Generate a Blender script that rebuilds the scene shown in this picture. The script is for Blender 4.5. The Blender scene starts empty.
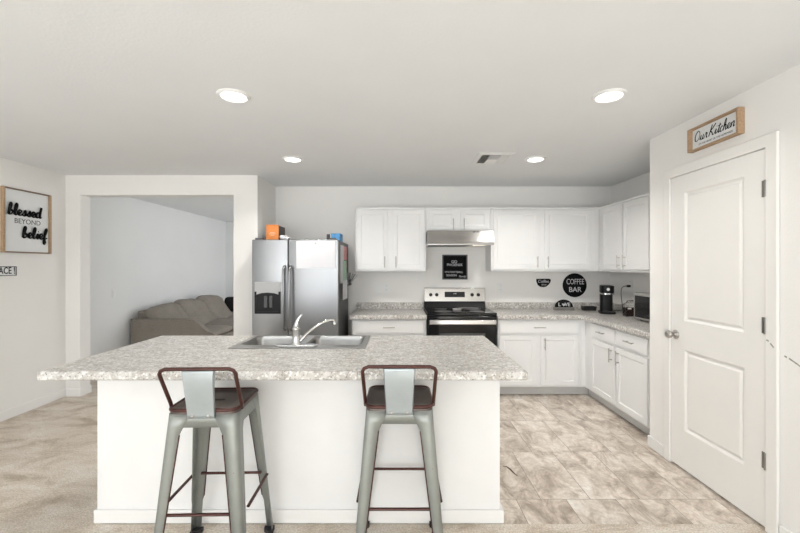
import bpy, bmesh, math, random
from mathutils import Vector, Matrix
random.seed(4)
S = bpy.context.scene
COL = S.collection
R = math.radians

# ------------------------------------------------------------------ camera, world, light, exposure
FOC, CAMZ, CEIL = 390.0, 1.425, 2.43
cam_d = bpy.data.cameras.new('camera'); cam = bpy.data.objects.new('camera', cam_d); COL.objects.link(cam)
cam.location = (0, 0, CAMZ); cam.rotation_euler = (R(90), 0, 0)
cam_d.sensor_width = 36; cam_d.lens = FOC / 800 * 36; cam_d.clip_start = 0.05
S.camera = cam
w = bpy.data.worlds.new('world'); S.world = w; w.use_nodes = True
w.node_tree.nodes['Background'].inputs[0].default_value = (0.92, 0.96, 1.0, 1)
w.node_tree.nodes['Background'].inputs[1].default_value = 1.0
S.view_settings.view_transform = 'Standard'; S.view_settings.look = 'None'
S.view_settings.gamma = 1; S.view_settings.use_curve_mapping = False
S.view_settings.exposure = 0.34


def area(name, loc, rot, sx, sy, power, color=(1, 1, 1), shape='RECTANGLE', spread=180):
    l = bpy.data.lights.new(name, 'AREA'); l.shape = shape; l.size = sx
    if shape in ('RECTANGLE', 'ELLIPSE'): l.size_y = sy
    l.energy = power; l.color = color; l.spread = R(spread)
    o = bpy.data.objects.new(name, l); COL.objects.link(o); o.location = loc; o.rotation_euler = rot
    return o


P_REAR, P_LIV, P_CAN, P_FILL_SUN = 84, 24, 3.2, 29
area('daylight_rear_window', (-1.03, -3.42, 1.3), (R(90), 0, 0), 5.16, 2.0, P_REAR, (0.93, 0.97, 1.0))
sl = bpy.data.lights.new('fill_sun', 'SUN'); sl.energy = P_FILL_SUN; sl.angle = R(1); sl.color = (.86, .935, 1)
fill_sun = bpy.data.objects.new('fill_sun', sl); COL.objects.link(fill_sun); fill_sun.rotation_euler = (R(36), 0, R(-10)); fill_sun.location = (-1, -6, 5)  # sun added out of view; its floor patch bounces light up to the ceiling
area('daylight_living_window', (-0.17, 6.9, 1.45), (0, R(90), 0), 1.5, 2.4, P_LIV, (0.96, 0.98, 1.0))


# ------------------------------------------------------------------ materials
def nodes(name):
    m = bpy.data.materials.new(name); m.use_nodes = True
    return m, m.node_tree, m.node_tree.nodes['Principled BSDF']


def simple(name, col, rough=0.5, metal=0.0, spec=0.5, bump=0, bscale=200, var=0.0, vscale=6):
    m, t, b = nodes(name)
    b.inputs['Base Color'].default_value = (*col, 1); b.inputs['Roughness'].default_value = rough
    b.inputs['Metallic'].default_value = metal; b.inputs['Specular IOR Level'].default_value = spec
    tc = t.nodes.new('ShaderNodeTexCoord')
    n = t.nodes.new('ShaderNodeTexNoise'); n.inputs['Scale'].default_value = vscale; n.inputs['Detail'].default_value = 4
    t.links.new(tc.outputs['Object'], n.inputs['Vector'])
    r = t.nodes.new('ShaderNodeValToRGB')
    r.color_ramp.elements[0].position = .35; r.color_ramp.elements[1].position = .65
    r.color_ramp.elements[0].color = (*[max(0, c * (1 - var)) for c in col], 1)
    r.color_ramp.elements[1].color = (*[min(1, c * (1 + var)) for c in col], 1)
    t.links.new(n.outputs['Fac'], r.inputs['Fac']); t.links.new(r.outputs['Color'], b.inputs['Base Color'])
    if bump:
        n2 = t.nodes.new('ShaderNodeTexNoise'); n2.inputs['Scale'].default_value = bscale; n2.inputs['Detail'].default_value = 3
        t.links.new(tc.outputs['Object'], n2.inputs['Vector'])
        bp = t.nodes.new('ShaderNodeBump'); bp.inputs['Strength'].default_value = bump; bp.inputs['Distance'].default_value = .002
        t.links.new(n2.outputs['Fac'], bp.inputs['Height']); t.links.new(bp.outputs['Normal'], b.inputs['Normal'])
    return m


def ramp(t, fac, stops):
    r = t.nodes.new('ShaderNodeValToRGB'); e = r.color_ramp.elements
    while len(e) < len(stops): e.new(.5)
    for k, (p, c) in enumerate(stops):
        e[k].position = p; e[k].color = (*c, 1) if len(c) == 3 else c
    t.links.new(fac, r.inputs['Fac']); return r.outputs['Color']


def mix(t, fac, a, b, mode='MIX'):
    m = t.nodes.new('ShaderNodeMix'); m.data_type = 'RGBA'; m.blend_type = mode
    for sock, v in ((m.inputs[0], fac), (m.inputs[6], a), (m.inputs[7], b)):
        if hasattr(v, 'is_linked'): t.links.new(v, sock)
        elif isinstance(v, (int, float)): sock.default_value = v
        else: sock.default_value = (*v, 1)
    return m.outputs[2]


def noise(t, vec, scale, detail=4, rough=.55, dist=0):
    n = t.nodes.new('ShaderNodeTexNoise'); n.inputs['Scale'].default_value = scale
    n.inputs['Detail'].default_value = detail; n.inputs['Roughness'].default_value = rough; n.inputs['Distortion'].default_value = dist
    t.links.new(vec, n.inputs['Vector']); return n


def mapping(t, vec, loc=(0, 0, 0), rot=(0, 0, 0), sc=(1, 1, 1)):
    m = t.nodes.new('ShaderNodeMapping'); m.inputs['Location'].default_value = loc
    m.inputs['Rotation'].default_value = rot; m.inputs['Scale'].default_value = sc
    t.links.new(vec, m.inputs['Vector']); return m.outputs['Vector']


def bump(t, b, height, strength, dist):
    bp = t.nodes.new('ShaderNodeBump'); bp.inputs['Strength'].default_value = strength; bp.inputs['Distance'].default_value = dist
    t.links.new(height, bp.inputs['Height']); t.links.new(bp.outputs['Normal'], b.inputs['Normal'])


def granite():
    m, t, b = nodes('speckled laminate'); tc = t.nodes.new('ShaderNodeTexCoord').outputs['Object']
    big = noise(t, mapping(t, tc, sc=(1, 2.2, 1)), 13, 8, .68, .8)
    c = ramp(t, big.outputs['Fac'], [(.30, (.25, .225, .20)), (.42, (.42, .39, .355)), (.52, (.55, .525, .49)), (.66, (.68, .665, .64)), (.8, (.48, .455, .42))])
    fine = noise(t, tc, 95, 3, .6)
    f = ramp(t, fine.outputs['Fac'], [(.34, (1, 1, 1)), (.44, (0, 0, 0))])
    c = mix(t, f, c, (.15, .14, .13))
    w2 = noise(t, mapping(t, tc, loc=(3, 1, 2)), 55, 3, .6)
    f2 = ramp(t, w2.outputs['Fac'], [(.52, (0, 0, 0)), (.64, (.8, .8, .8))])
    c = mix(t, f2, c, (.86, .85, .83))
    t.links.new(c, b.inputs['Base Color']); b.inputs['Roughness'].default_value = .30
    b.inputs['Specular IOR Level'].default_value = .45
    return m


def carpet():
    m, t, b = nodes('beige cut pile carpet'); tc = t.nodes.new('ShaderNodeTexCoord').outputs['Object']
    strokes = noise(t, mapping(t, tc, rot=(0, 0, R(-50)), sc=(.8, 1.5, 1)), 3.2, 8, .72, .5)
    c = ramp(t, strokes.outputs['Fac'], [(.36, (.58, .48, .375)), (.5, (.79, .70, .595)), (.64, (.90, .83, .745))])
    fine = noise(t, tc, 110, 4, .75)
    f = ramp(t, fine.outputs['Fac'], [(.3, (.58, .58, .58)), (.7, (1.3, 1.3, 1.3))])
    c = mix(t, .9, c, f, 'MULTIPLY')
    t.links.new(c, b.inputs['Base Color']); b.inputs['Roughness'].default_value = .95; b.inputs['Specular IOR Level'].default_value = .1
    bump(t, b, fine.outputs['Fac'], .9, .01)
    return m


def tile():
    m, t, b = nodes('stone look vinyl tile'); tc = t.nodes.new('ShaderNodeTexCoord').outputs['Object']
    br = t.nodes.new('ShaderNodeTexBrick'); v = mapping(t, tc, loc=(0.05, -2.395 + .61 * 5, 0))
    t.links.new(v, br.inputs['Vector'])
    br.inputs['Color1'].default_value = (0, 0, 0, 1); br.inputs['Color2'].default_value = (1, 1, 1, 1); br.inputs['Mortar'].default_value = (.5, .5, .5, 1)
    br.inputs['Scale'].default_value = 1; br.inputs['Brick Width'].default_value = .305; br.inputs['Row Height'].default_value = .61
    br.inputs['Mortar Size'].default_value = .0022; br.inputs['Mortar Smooth'].default_value = .3
    br.offset = .5; br.squash = 1
    # each tile gets its own shift of the stone pattern
    sep = t.nodes.new('ShaderNodeVectorMath'); sep.operation = 'MULTIPLY_ADD'
    t.links.new(br.outputs['Color'], sep.inputs[0]); sep.inputs[1].default_value = (9, 7, 5); t.links.new(tc, sep.inputs[2])
    n = noise(t, mapping(t, sep.outputs[0], rot=(0, 0, R(25)), sc=(1.3, .8, 1)), 5.5, 10, .72, .7)
    c = ramp(t, n.outputs['Fac'], [(.30, (.28, .22, .17)), (.40, (.45, .375, .31)), (.5, (.65, .57, .49)), (.58, (.79, .72, .645)), (.70, (.88, .845, .79))])
    tone = mix(t, .30, (1, 1, 1), ramp(t, br.outputs['Color'], [(0, (.62, .60, .57)), (1, (1.25, 1.25, 1.25))]), 'MIX')
    c = mix(t, 1.0, c, tone, 'MULTIPLY')
    n2 = noise(t, mapping(t, tc, sc=(1, 1, 1)), 40, 4, .7)
    c = mix(t, .35, c, ramp(t, n2.outputs['Fac'], [(.3, (.6, .58, .55)), (.7, (1.3, 1.3, 1.3))]), 'MULTIPLY')
    c = mix(t, br.outputs['Fac'], c, (.28, .23, .19))
    t.links.new(c, b.inputs['Base Color']); b.inputs['Roughness'].default_value = .36; b.inputs['Specular IOR Level'].default_value = .4
    return m


def brushed(name, col, rough, axis=(1, 60, 1), amt=.35):
    m, t, b = nodes(name); tc = t.nodes.new('ShaderNodeTexCoord').outputs['Object']
    n = noise(t, mapping(t, tc, sc=axis), 12, 3, .6)
    c = ramp(t, n.outputs['Fac'], [(.3, tuple(x * (1 - amt * .3) for x in col)), (.7, tuple(min(1, x * (1 + amt * .2)) for x in col))])
    t.links.new(c, b.inputs['Base Color']); b.inputs['Metallic'].default_value = 1
    rr = ramp(t, n.outputs['Fac'], [(.2, (rough * .95,) * 3), (.8, (rough * 1.06,) * 3)])
    t.links.new(rr, b.inputs['Roughness'])
    return m


def wood(name, a, c_, axis='X'):
    m, t, b = nodes(name); tc = t.nodes.new('ShaderNodeTexCoord').outputs['Object']
    n = noise(t, mapping(t, tc, sc=(3, 30, 30) if axis == 'X' else (30, 30, 3)), 3, 6, .6, .6)
    t.links.new(ramp(t, n.outputs['Fac'], [(.3, a), (.7, c_)]), b.inputs['Base Color']); b.inputs['Roughness'].default_value = .6
    return m


def fabric(name, col):
    m, t, b = nodes(name); tc = t.nodes.new('ShaderNodeTexCoord').outputs['Object']
    n = noise(t, mapping(t, tc, sc=(1, 1, .35)), 160, 3, .7)
    n2 = noise(t, tc, 6, 4, .6)
    c = ramp(t, n.outputs['Fac'], [(.3, tuple(x * .6 for x in col)), (.7, tuple(x * 1.35 for x in col))])
    c = mix(t, .3, c, ramp(t, n2.outputs['Fac'], [(.3, (.7, .7, .7)), (.7, (1.2, 1.2, 1.2))]), 'MULTIPLY')
    t.links.new(c, b.inputs['Base Color']); b.inputs['Roughness'].default_value = .95; b.inputs['Specular IOR Level'].default_value = .1
    bump(t, b, n.outputs['Fac'], .5, .003)
    return m


def worn_metal(name, col, rust, rough):
    m, t, b = nodes(name); tc = t.nodes.new('ShaderNodeTexCoord').outputs['Object']
    n = noise(t, tc, 26, 6, .7); n2 = noise(t, tc, 5, 4, .6)
    c = ramp(t, n2.outputs['Fac'], [(.3, tuple(x * .88 for x in col)), (.7, tuple(min(1, x * 1.08) for x in col))])
    c = mix(t, ramp(t, n.outputs['Fac'], [(.66, (0, 0, 0)), (.74, (.8, .8, .8))]), c, rust)
    t.links.new(c, b.inputs['Base Color']); b.inputs['Metallic'].default_value = .45; b.inputs['Roughness'].default_value = rough
    return m


def emit(name, col, strength):
    m, t, b = nodes(name); b.inputs['Base Color'].default_value = (*col, 1)
    b.inputs['Emission Color'].default_value = (*col, 1); b.inputs['Emission Strength'].default_value = strength
    return m


def glass(name, col=(1, 1, 1), rough=.02):
    m, t, b = nodes(name); b.inputs['Base Color'].default_value = (*col, 1)
    b.inputs['Transmission Weight'].default_value = 1; b.inputs['Roughness'].default_value = rough; b.inputs['IOR'].default_value = 1.3
    return m


M = dict(
    wall=simple('warm white wall paint', (.875, .86, .835), .75, spec=.2, bump=.25, bscale=90, var=.008, vscale=2),
    lwall=simple('cool white wall paint', (.84, .845, .84), .75, spec=.2, bump=.25, bscale=90, var=.008, vscale=2),
    ceiling=simple('white ceiling paint', (.84, .855, .865), .85, spec=.15, bump=.5, bscale=70, var=.008, vscale=2),
    trim=simple('white trim paint', (.87, .86, .84), .4, var=.005),
    door=simple('white door paint', (.86, .845, .815), .42, var=.006),
    island=simple('island wall paint', (.85, .845, .835), .6, spec=.3, bump=.3, bscale=80, var=.012, vscale=5),
    cab=simple('white cabinet paint', (.86, .86, .855), .38, var=.006),
    toe=simple('toe kick vinyl', (.64, .63, .615), .6, var=.03),
    granite=granite(), carpet=carpet(), tile=tile(),
    steel=brushed('stainless steel', (.29, .29, .293), .30, (40, 40, 1), .10),
    steelh=brushed('horizontally brushed steel', (.50, .485, .47), .17, (1, 60, 60), .12),
    sink=brushed('satin sink steel', (.36, .355, .345), .33, (1, 30, 1)),
    chrome=simple('chrome', (.62, .62, .62), .12, 1.0, var=.01),
    nickel=simple('satin nickel', (.50, .48, .46), .32, 1.0, var=.03),
    hinge=simple('hinge metal', (.30, .29, .27), .4, .9, var=.08),
    black=simple('black plastic', (.008, .008, .0085), .4, spec=.25, var=.1),
    matte=simple('matte black', (.006, .006, .0065), .75, spec=.12, var=.1),
    blackglass=simple('black glass', (.005, .005, .006), .08, spec=.3, var=.05),
    darkgrey=simple('dark grey panel', (.07, .07, .072), .4, var=.06),
    fridgeside=simple('fridge side paint', (.10, .10, .105), .45, bump=.2, bscale=300, var=.05),
    greyplastic=simple('grey plastic', (.42, .42, .42), .4, var=.02),
    white=simple('white plastic', (.85, .85, .84), .35, var=.005),
    paper=simple('white paper', (.66, .66, .68), .8, spec=.1, var=.01),
    pink=simple('pink paper', (.72, .36, .38), .8, spec=.1, var=.12, vscale=30),
    green=simple('pale green paper', (.45, .62, .50), .8, spec=.1, var=.1, vscale=30),
    greypaper=simple('grey paper', (.45, .46, .48), .8, spec=.1, var=.2, vscale=60),
    red=simple('red magnet', (.45, .06, .06), .4, var=.1),
    ink=simple('pale ink', (.60, .60, .68), .8, var=.03),
    orange=simple('orange cardboard', (.75, .25, .055), .5, var=.06, vscale=20),
    brown=simple('dark brown cardboard', (.06, .05, .05), .5, var=.2, vscale=30),
    blue=simple('blue cardboard', (.06, .24, .48), .5, var=.25, vscale=30),
    cream=simple('cream print', (.75, .55, .40), .5, var=.03),
    signwhite=simple('sign panel white', (.80, .81, .81), .6, var=.01),
    oak=wood('honey oak frame', (.36, .23, .135), (.50, .345, .22)),
    walnut=wood('walnut frame', (.15, .095, .065), (.28, .18, .12)),
    sofa=fabric('taupe weave', (.29, .26, .225)),
    pillow=fabric('charcoal weave', (.03, .028, .028)),
    stool=worn_metal('pale sage metal', (.29, .305, .285), (.20, .11, .08), .40),
    splat=worn_metal('pale blue grey metal', (.40, .44, .455), (.30, .24, .2), .38),
    rust=worn_metal('rust brown metal', (.075, .028, .022), (.16, .10, .08), .33),
    seat=worn_metal('dark bronze seat', (.12, .095, .085), (.06, .03, .025), .40),
    rubber=simple('black rubber', (.02, .02, .02), .7, var=.1),
    glass=glass('clear glass', (.97, .97, .97)),
    coffee=simple('ground coffee', (.035, .015, .010), .9, bump=.8, bscale=120, var=.3, vscale=90),
    lamp=emit('lit diffuser', (1, .97, .92), 6),
    lens=emit('hood lamp lens', (1, .9, .75), .6),
    duct=simple('dark duct', (.10, .10, .095), .8, var=.1),
    tray=simple('black tray', (.018, .017, .016), .5, var=.1),
    greywood=wood('grey washed wood', (.20, .19, .18), (.33, .31, .29)),
    dish=simple('glazed dish', (.80, .79, .77), .25, var=.02),
    scuff=simple('scuffed plaster', (.42, .39, .35), .8, var=.25, vscale=60),
    crack=simple('torn vinyl', (.09, .06, .04), .8, var=.3, vscale=80),
)


# ------------------------------------------------------------------ mesh helpers
def nb(): return bmesh.new()


def box(bm, x0, x1, y0, y1, z0, z1):
    v = [bm.verts.new((x, y, z)) for z in (z0, z1) for y in (y0, y1) for x in (x0, x1)]
    return [bm.faces.new([v[i] for i in f]) for f in
            ((0, 2, 3, 1), (4, 5, 7, 6), (0, 1, 5, 4), (2, 6, 7, 3), (0, 4, 6, 2), (1, 3, 7, 5))]


def prism(bm, pts, axis, a0, a1):
    """closed polygon pts (2-D) swept along axis from a0 to a1; pts are (y,z), (x,z) or (x,y)"""
    def P(p, a):
        return {'x': (a, p[0], p[1]), 'y': (p[0], a, p[1]), 'z': (p[0], p[1], a)}[axis]
    A = [bm.verts.new(P(p, a0)) for p in pts]; Bv = [bm.verts.new(P(p, a1)) for p in pts]
    n = len(pts)
    for i in range(n): bm.faces.new((A[i], A[(i + 1) % n], Bv[(i + 1) % n], Bv[i]))
    bm.faces.new(A[::-1]); bm.faces.new(Bv)
    bmesh.ops.recalc_face_normals(bm, faces=bm.faces)


def tube(bm, pts, r, n=8, closed=False, flat=1.0, up=None):
    pts = [Vector(p) for p in pts]; N = len(pts); rings = []
    rr = r if isinstance(r, (list, tuple)) else [r] * N
    prev = None
    for i, p in enumerate(pts):
        if closed: t = pts[(i + 1) % N] - pts[i - 1]
        else: t = pts[min(i + 1, N - 1)] - pts[max(i - 1, 0)]
        t = t.normalized() if t.length > 1e-9 else Vector((0, 0, 1))
        if up is not None: ref = Vector(up)
        elif prev is not None: ref = prev
        else: ref = Vector((0, 0, 1)) if abs(t.z) < .9 else Vector((1, 0, 0))
        a = t.cross(ref)
        if a.length < 1e-6: a = t.cross(Vector((0, 1, .1)))
        a.normalize(); b_ = a.cross(t).normalized(); prev = b_
        rings.append([bm.verts.new(p + a * (math.cos(2 * math.pi * k / n) * rr[i]) + b_ * (math.sin(2 * math.pi * k / n) * rr[i] * flat)) for k in range(n)])
    for i in range(N if closed else N - 1):
        q, s = rings[i], rings[(i + 1) % N]
        for k in range(n): bm.faces.new((q[k], q[(k + 1) % n], s[(k + 1) % n], s[k]))
    if not closed:
        bm.faces.new(rings[0][::-1]); bm.faces.new(rings[-1])


def cyl(bm, p0, p1, r, n=20): tube(bm, [p0, p1], r, n)


def lathe(bm, prof, n=28, c=(0, 0, 0), axis='z'):
    rings = []
    for r, h in prof:
        ring = []
        for k in range(n):
            a = 2 * math.pi * k / n; u, v = r * math.cos(a), r * math.sin(a)
            p = {'z': (u, v, h), 'y': (u, h, v), 'x': (h, u, v)}[axis]
            ring.append(bm.verts.new((p[0] + c[0], p[1] + c[1], p[2] + c[2])))
        rings.append(ring)
    for a, b_ in zip(rings, rings[1:]):
        for k in range(n): bm.faces.new((a[k], a[(k + 1) % n], b_[(k + 1) % n], b_[k]))
    if prof[0][0] > 1e-5: bm.faces.new(rings[0][::-1])
    if prof[-1][0] > 1e-5: bm.faces.new(rings[-1])
    bmesh.ops.remove_doubles(bm, verts=bm.verts, dist=1e-6)
    bmesh.ops.recalc_face_normals(bm, faces=bm.faces)


def rrect(x0, x1, y0, y1, r, n=5):
    pts = []
    for cx, cy, a0 in ((x1 - r, y1 - r, 0), (x0 + r, y1 - r, 90), (x0 + r, y0 + r, 180), (x1 - r, y0 + r, 270)):
        for k in range(n + 1):
            a = R(a0 + 90 * k / n); pts.append((cx + r * math.cos(a), cy + r * math.sin(a)))
    return pts


def pillow_mesh(bm, sx, sy, sz, e=.45, nu=28, nv=16, mat=Matrix(), wrinkle=0):
    f = lambda c, p: math.copysign(abs(c) ** p, c)
    rnd = random.Random(int(sx * 1000 + sy * 77)); ph = [rnd.uniform(0, 6) for _ in range(6)]
    rows = []
    for j in range(nv + 1):
        v = -math.pi / 2 + math.pi * j / nv; row = []
        for i in range(nu):
            u = 2 * math.pi * i / nu
            p = Vector((sx * f(math.cos(v), .75) * f(math.cos(u), e), sy * f(math.cos(v), .75) * f(math.sin(u), e), sz * f(math.sin(v), .8)))
            if wrinkle:
                k = wrinkle * (math.sin(p.x * 19 + p.y * 9 + ph[0]) + .7 * math.sin(p.y * 31 - p.x * 14 + ph[1]) + .5 * math.sin(p.x * 47 + ph[2]))
                p.z += k * (1 - (abs(math.sin(v)) < .1)); p *= 1 + wrinkle * .8 * math.sin(5 * u + ph[3])
            row.append(bm.verts.new(mat @ p))
        rows.append(row)
    for a, b_ in zip(rows, rows[1:]):
        for i in range(nu): bm.faces.new((a[i], a[(i + 1) % nu], b_[(i + 1) % nu], b_[i]))
    bmesh.ops.remove_doubles(bm, verts=bm.verts, dist=1e-6)


def obj(name, bm, m, parent=None, bev=0, smooth=False, seg=2, solid=0):
    bmesh.ops.recalc_face_normals(bm, faces=bm.faces)
    me = bpy.data.meshes.new(name); bm.to_mesh(me); bm.free()
    me.materials.append(M[m] if isinstance(m, str) else m)
    o = bpy.data.objects.new(name, me); COL.objects.link(o)
    if parent: o.parent = parent
    if solid:
        s = o.modifiers.new('solid', 'SOLIDIFY'); s.thickness = solid; s.offset = 0
    if bev:
        b = o.modifiers.new('bevel', 'BEVEL'); b.width = bev; b.segments = seg; b.limit_method = 'ANGLE'; b.angle_limit = R(40); b.harden_normals = True
    if smooth or bev:
        for p in me.polygons: p.use_smooth = True
        if not smooth or smooth == 'auto':
            me.set_sharp_from_angle(angle=R(35)) if not bev else None
    return o


def bobj(name, m, dims, parent=None, bev=0, seg=2):
    bm = nb(); box(bm, *dims); return obj(name, bm, m, parent, bev, seg=seg)


def thing(name, label, cat, loc=(0, 0, 0), rz=0, group=None):
    o = bpy.data.objects.new(name, None); COL.objects.link(o)
    o.location = loc; o.rotation_euler = (0, 0, R(rz)); o.empty_display_size = .1
    return tag(o, label, cat, group)


def tag(o, label, cat, group=None):
    o['label'] = label; o['category'] = cat
    if group: o['group'] = group
    return o


def struct(o, label=None, cat=None):
    o['kind'] = 'structure'
    if label: o['label'] = label; o['category'] = cat
    return o


def dup(root, loc, rz, label, group=None):
    r = root.copy(); COL.objects.link(r); r.location = loc; r.rotation_euler = (0, 0, R(rz)); r['label'] = label
    if group: r['group'] = group
    for ch in list(root.children):
        c = ch.copy(); COL.objects.link(c); c.parent = r
        for g in list(ch.children):
            d = g.copy(); COL.objects.link(d); d.parent = c
    return r


def text_part(parent, s, size, x, y, z, m, name='lettering', ext=.0015, sx=1.0, shear=0, bold=0):
    """flat raised lettering facing local -Y, centred on (x, z)"""
    c = bpy.data.curves.new('t', 'FONT'); c.body = s; c.size = size; c.extrude = ext; c.align_x = 'CENTER'; c.align_y = 'CENTER'
    c.shear = shear; c.offset = bold; c.resolution_u = 3
    t = bpy.data.objects.new('t', c); COL.objects.link(t)
    dg = bpy.context.evaluated_depsgraph_get(); dg.update()
    me = bpy.data.meshes.new_from_object(t.evaluated_get(dg))
    bpy.data.objects.remove(t); bpy.data.curves.remove(c)
    me.transform(Matrix.Translation((x, y, z)) @ Matrix.Rotation(R(90), 4, 'X') @ Matrix.Diagonal((sx, 1, 1, 1)))
    me.materials.clear(); me.materials.append(M[m]); me.name = name
    o = bpy.data.objects.new(name, me); COL.objects.link(o); o.parent = parent
    return o


GLY = {
    'e': (.62, [[(0, .1), (.35, .42), (.5, .78), (.32, 1), (.1, .7), (.13, .2), (.38, 0), (.62, .18)]]),
    'l': (.52, [[(0, .1), (.32, .9), (.45, 1.75), (.32, 2.1), (.17, 1.7), (.13, .4), (.28, 0), (.52, .18)]]),
    'b': (.78, [[(0, .1), (.32, .9), (.45, 1.75), (.32, 2.1), (.17, 1.6), (.13, .2), (.36, 0), (.62, .35), (.52, .82), (.34, .75), (.55, .62), (.78, .7)]]),
    's': (.68, [[(0, .1), (.3, .7), (.38, 1.02), (.48, .62), (.52, .22), (.3, 0), (.1, .12), (.4, .02), (.68, .2)]]),
    'd': (.88, [[(.62, .8), (.36, 1), (.08, .6), (.14, .1), (.38, .04), (.6, .5), (.72, 1.3), (.76, 2.0), (.68, 1.2), (.64, .3), (.74, 0), (.88, .18)]]),
    'i': (.5, [[(0, .1), (.26, .95), (.22, .25), (.32, 0), (.5, .18)], [(.3, 1.35), (.34, 1.42)]]),
    'f': (.6, [[(0, .1), (.36, 1), (.5, 1.75), (.38, 2.1), (.24, 1.6), (.18, 0), (.18, -.7), (.3, -.95), (.42, -.6), (.3, 0), (.6, .25)]]),
    'O': (1.15, [[(.5, 2.05), (.12, 1.5), (.1, .5), (.5, 0), (.95, .5), (.98, 1.5), (.55, 2.05), (.3, 1.75)]]),
    'u': (.95, [[(0, .1), (.22, .95), (.2, .3), (.38, 0), (.6, .35), (.7, .95), (.68, .2), (.78, 0), (.95, .18)]]),
    'r': (.7, [[(0, .1), (.22, .9), (.28, 1.1), (.36, .9), (.52, .93), (.48, .3), (.58, 0), (.7, .15)]]),
    'K': (1.15, [[(.4, 2.1), (.24, 1), (.05, 0)], [(1.1, 2.1), (.65, 1.4), (.28, 1.0), (.62, .55), (.85, .05), (1.1, .12)]]),
    't': (.52, [[(0, .1), (.28, .9), (.38, 1.75), (.26, .3), (.34, 0), (.52, .18)], [(.05, 1.3), (.3, 1.34), (.62, 1.42)]]),
    'c': (.6, [[(.52, .8), (.34, 1), (.1, .6), (.14, .1), (.36, 0), (.6, .18)]]),
    'h': (.78, [[(0, .1), (.32, 1), (.44, 1.75), (.32, 2.1), (.19, 1.5), (.12, 0), (.2, .6), (.42, 1), (.52, .7), (.52, .2), (.62, 0), (.78, .18)]]),
    'n': (.82, [[(0, .1), (.14, .92), (.13, 0), (.24, .7), (.48, 1), (.58, .7), (.56, .2), (.66, 0), (.82, .18)]]),
    ' ': (.25, []),
}


def catmull(p, k=5):
    out = []; q = [p[0]] + list(p) + [p[-1]]
    for i in range(1, len(q) - 2):
        a, b_, c, d = (Vector(v) for v in q[i - 1:i + 3])
        for j in range(k):
            t = j / k
            out.append(.5 * ((2 * b_) + (c - a) * t + (2 * a - 5 * b_ + 4 * c - d) * t * t + (3 * b_ - a - 3 * c + d) * t ** 3))
    out.append(Vector(q[-2])); return out


def script(parent, s, x0, x1, z, xh, y, rad, m, name='lettering', slant=.12, rise=0, flat=.5):
    """joined cursive lettering facing local -Y, from x0 to x1 on baseline z"""
    wtot = sum(GLY[c][0] for c in s); k = (x1 - x0) / wtot; u = 0; bm = nb()
    for c in s:
        wd, strokes = GLY[c]
        for st in strokes:
            pts = [Vector((x0 + (p.x + u) * k + p.y * xh * slant, y, z + p.y * xh + rise * (p.x + u) / wtot)) for p in catmull([Vector((a, b_)) for a, b_ in st])]
            # brush: thicker on downstrokes
            rr = []
            for i in range(len(pts)):
                d = pts[min(i + 1, len(pts) - 1)] - pts[max(i - 1, 0)]
                dn = max(0, -d.normalized().z) if d.length else 0
                rr.append(rad * (.75 + .55 * dn))
            tube(bm, pts, rr, 6, up=(0, 1, 0), flat=flat)
        u += wd
    return obj(name, bm, m, parent, smooth=True)


# ------------------------------------------------------------------ setting
XL, XP, XR, YB, YP, XRET = -3.67, 1.98, 2.648, 4.90, 4.28, -1.5625
LX, LY = -3.92, 8.78
bm = nb(); f = bm.faces.new([bm.verts.new((x, y, 0)) for x, y in ((-4.0, -3.6), (2.2, -3.6), (2.2, 2.158), (-1.66, 2.158), (-1.66, 5.03), (0, 5.03), (0, 8.9), (-4.0, 8.9))])
bmesh.ops.extrude_face_region(bm, geom=[f]); 
for v in list(bm.verts)[:8]: v.co.z = -.1
struct(obj('floor_carpet', bm, 'carpet'), 'beige cut pile carpet in front of and left of the island', 'carpet')
bm = nb(); box(bm, -1.66, 2.75, 2.158, 5.0, -.1, -.004)
ft = struct(obj('floor_tile', bm, 'tile'), 'mottled brown stone look tile floor of the kitchen', 'floor')
bm = nb()
tube(bm, [(.735, 2.79, -.003), (.760, 2.785, -.003), (.776, 2.75, -.003), (.787, 2.70, -.003), (.80, 2.66, -.003)], [.003, .006, .008, .006, .003], 6, flat=.25)
o = obj('tear', bm, 'crack', ft); o['label'] = 'dark curled tear in the vinyl'
struct(bobj('ceiling', 'ceiling', (-4.1, 2.8, -3.7, 9.0, CEIL, CEIL + .1)))
bm = nb(); box(bm, XL - .1, XL, -3.6, -2.4, 0, CEIL); box(bm, XL - .1, XL, 1.2, YP, 0, CEIL); box(bm, XL - .1, XL, -2.4, 1.2, 0, .25); box(bm, XL - .1, XL, -2.4, 1.2, 2.32, CEIL)  # unseen window opening added near the camera to let in side light
struct(obj('wall_left', bm, 'wall'))
bm = nb(); prism(bm, [(-3.6, 0), (2.095, 0), (2.095, 2.075), (2.845, 2.075), (2.845, 0), (3.09, 0), (3.09, CEIL), (-3.6, CEIL)], 'x', XP, XP + .12)
wp = struct(obj('wall_right', bm, 'wall'))
struct(bobj('wall_pantry_return', 'wall', (XP + .12, XR + .12, 2.97, 3.09, 0, CEIL)))
struct(bobj('wall_pantry_inside', 'wall', (XP + .7, XP + .8, 1.9, 2.97, 0, CEIL)))
struct(bobj('wall_kitchen_right', 'wall', (XR, XR + .12, 3.09, YB, 0, CEIL)))
struct(bobj('wall_back', 'wall', (XRET - .12, XR + .12, YB, YB + .13, 0, CEIL)))
bm = nb(); prism(bm, [(-4.0, 0), (-3.51, 0), (-3.51, 2.208), (-1.83, 2.208), (-1.83, 0), (XRET, 0), (XRET, CEIL), (-4.0, CEIL)], 'y', YP, YP + .145)
struct(obj('wall_partition', bm, 'wall', bev=.008))
struct(bobj('wall_fridge_side', 'wall', (XRET - .12, XRET, YP + .145, YB, 0, CEIL)))
struct(bobj('wall_living_left', 'lwall', (LX - .1, LX, YP + .145, LY, 0, CEIL)))
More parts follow.
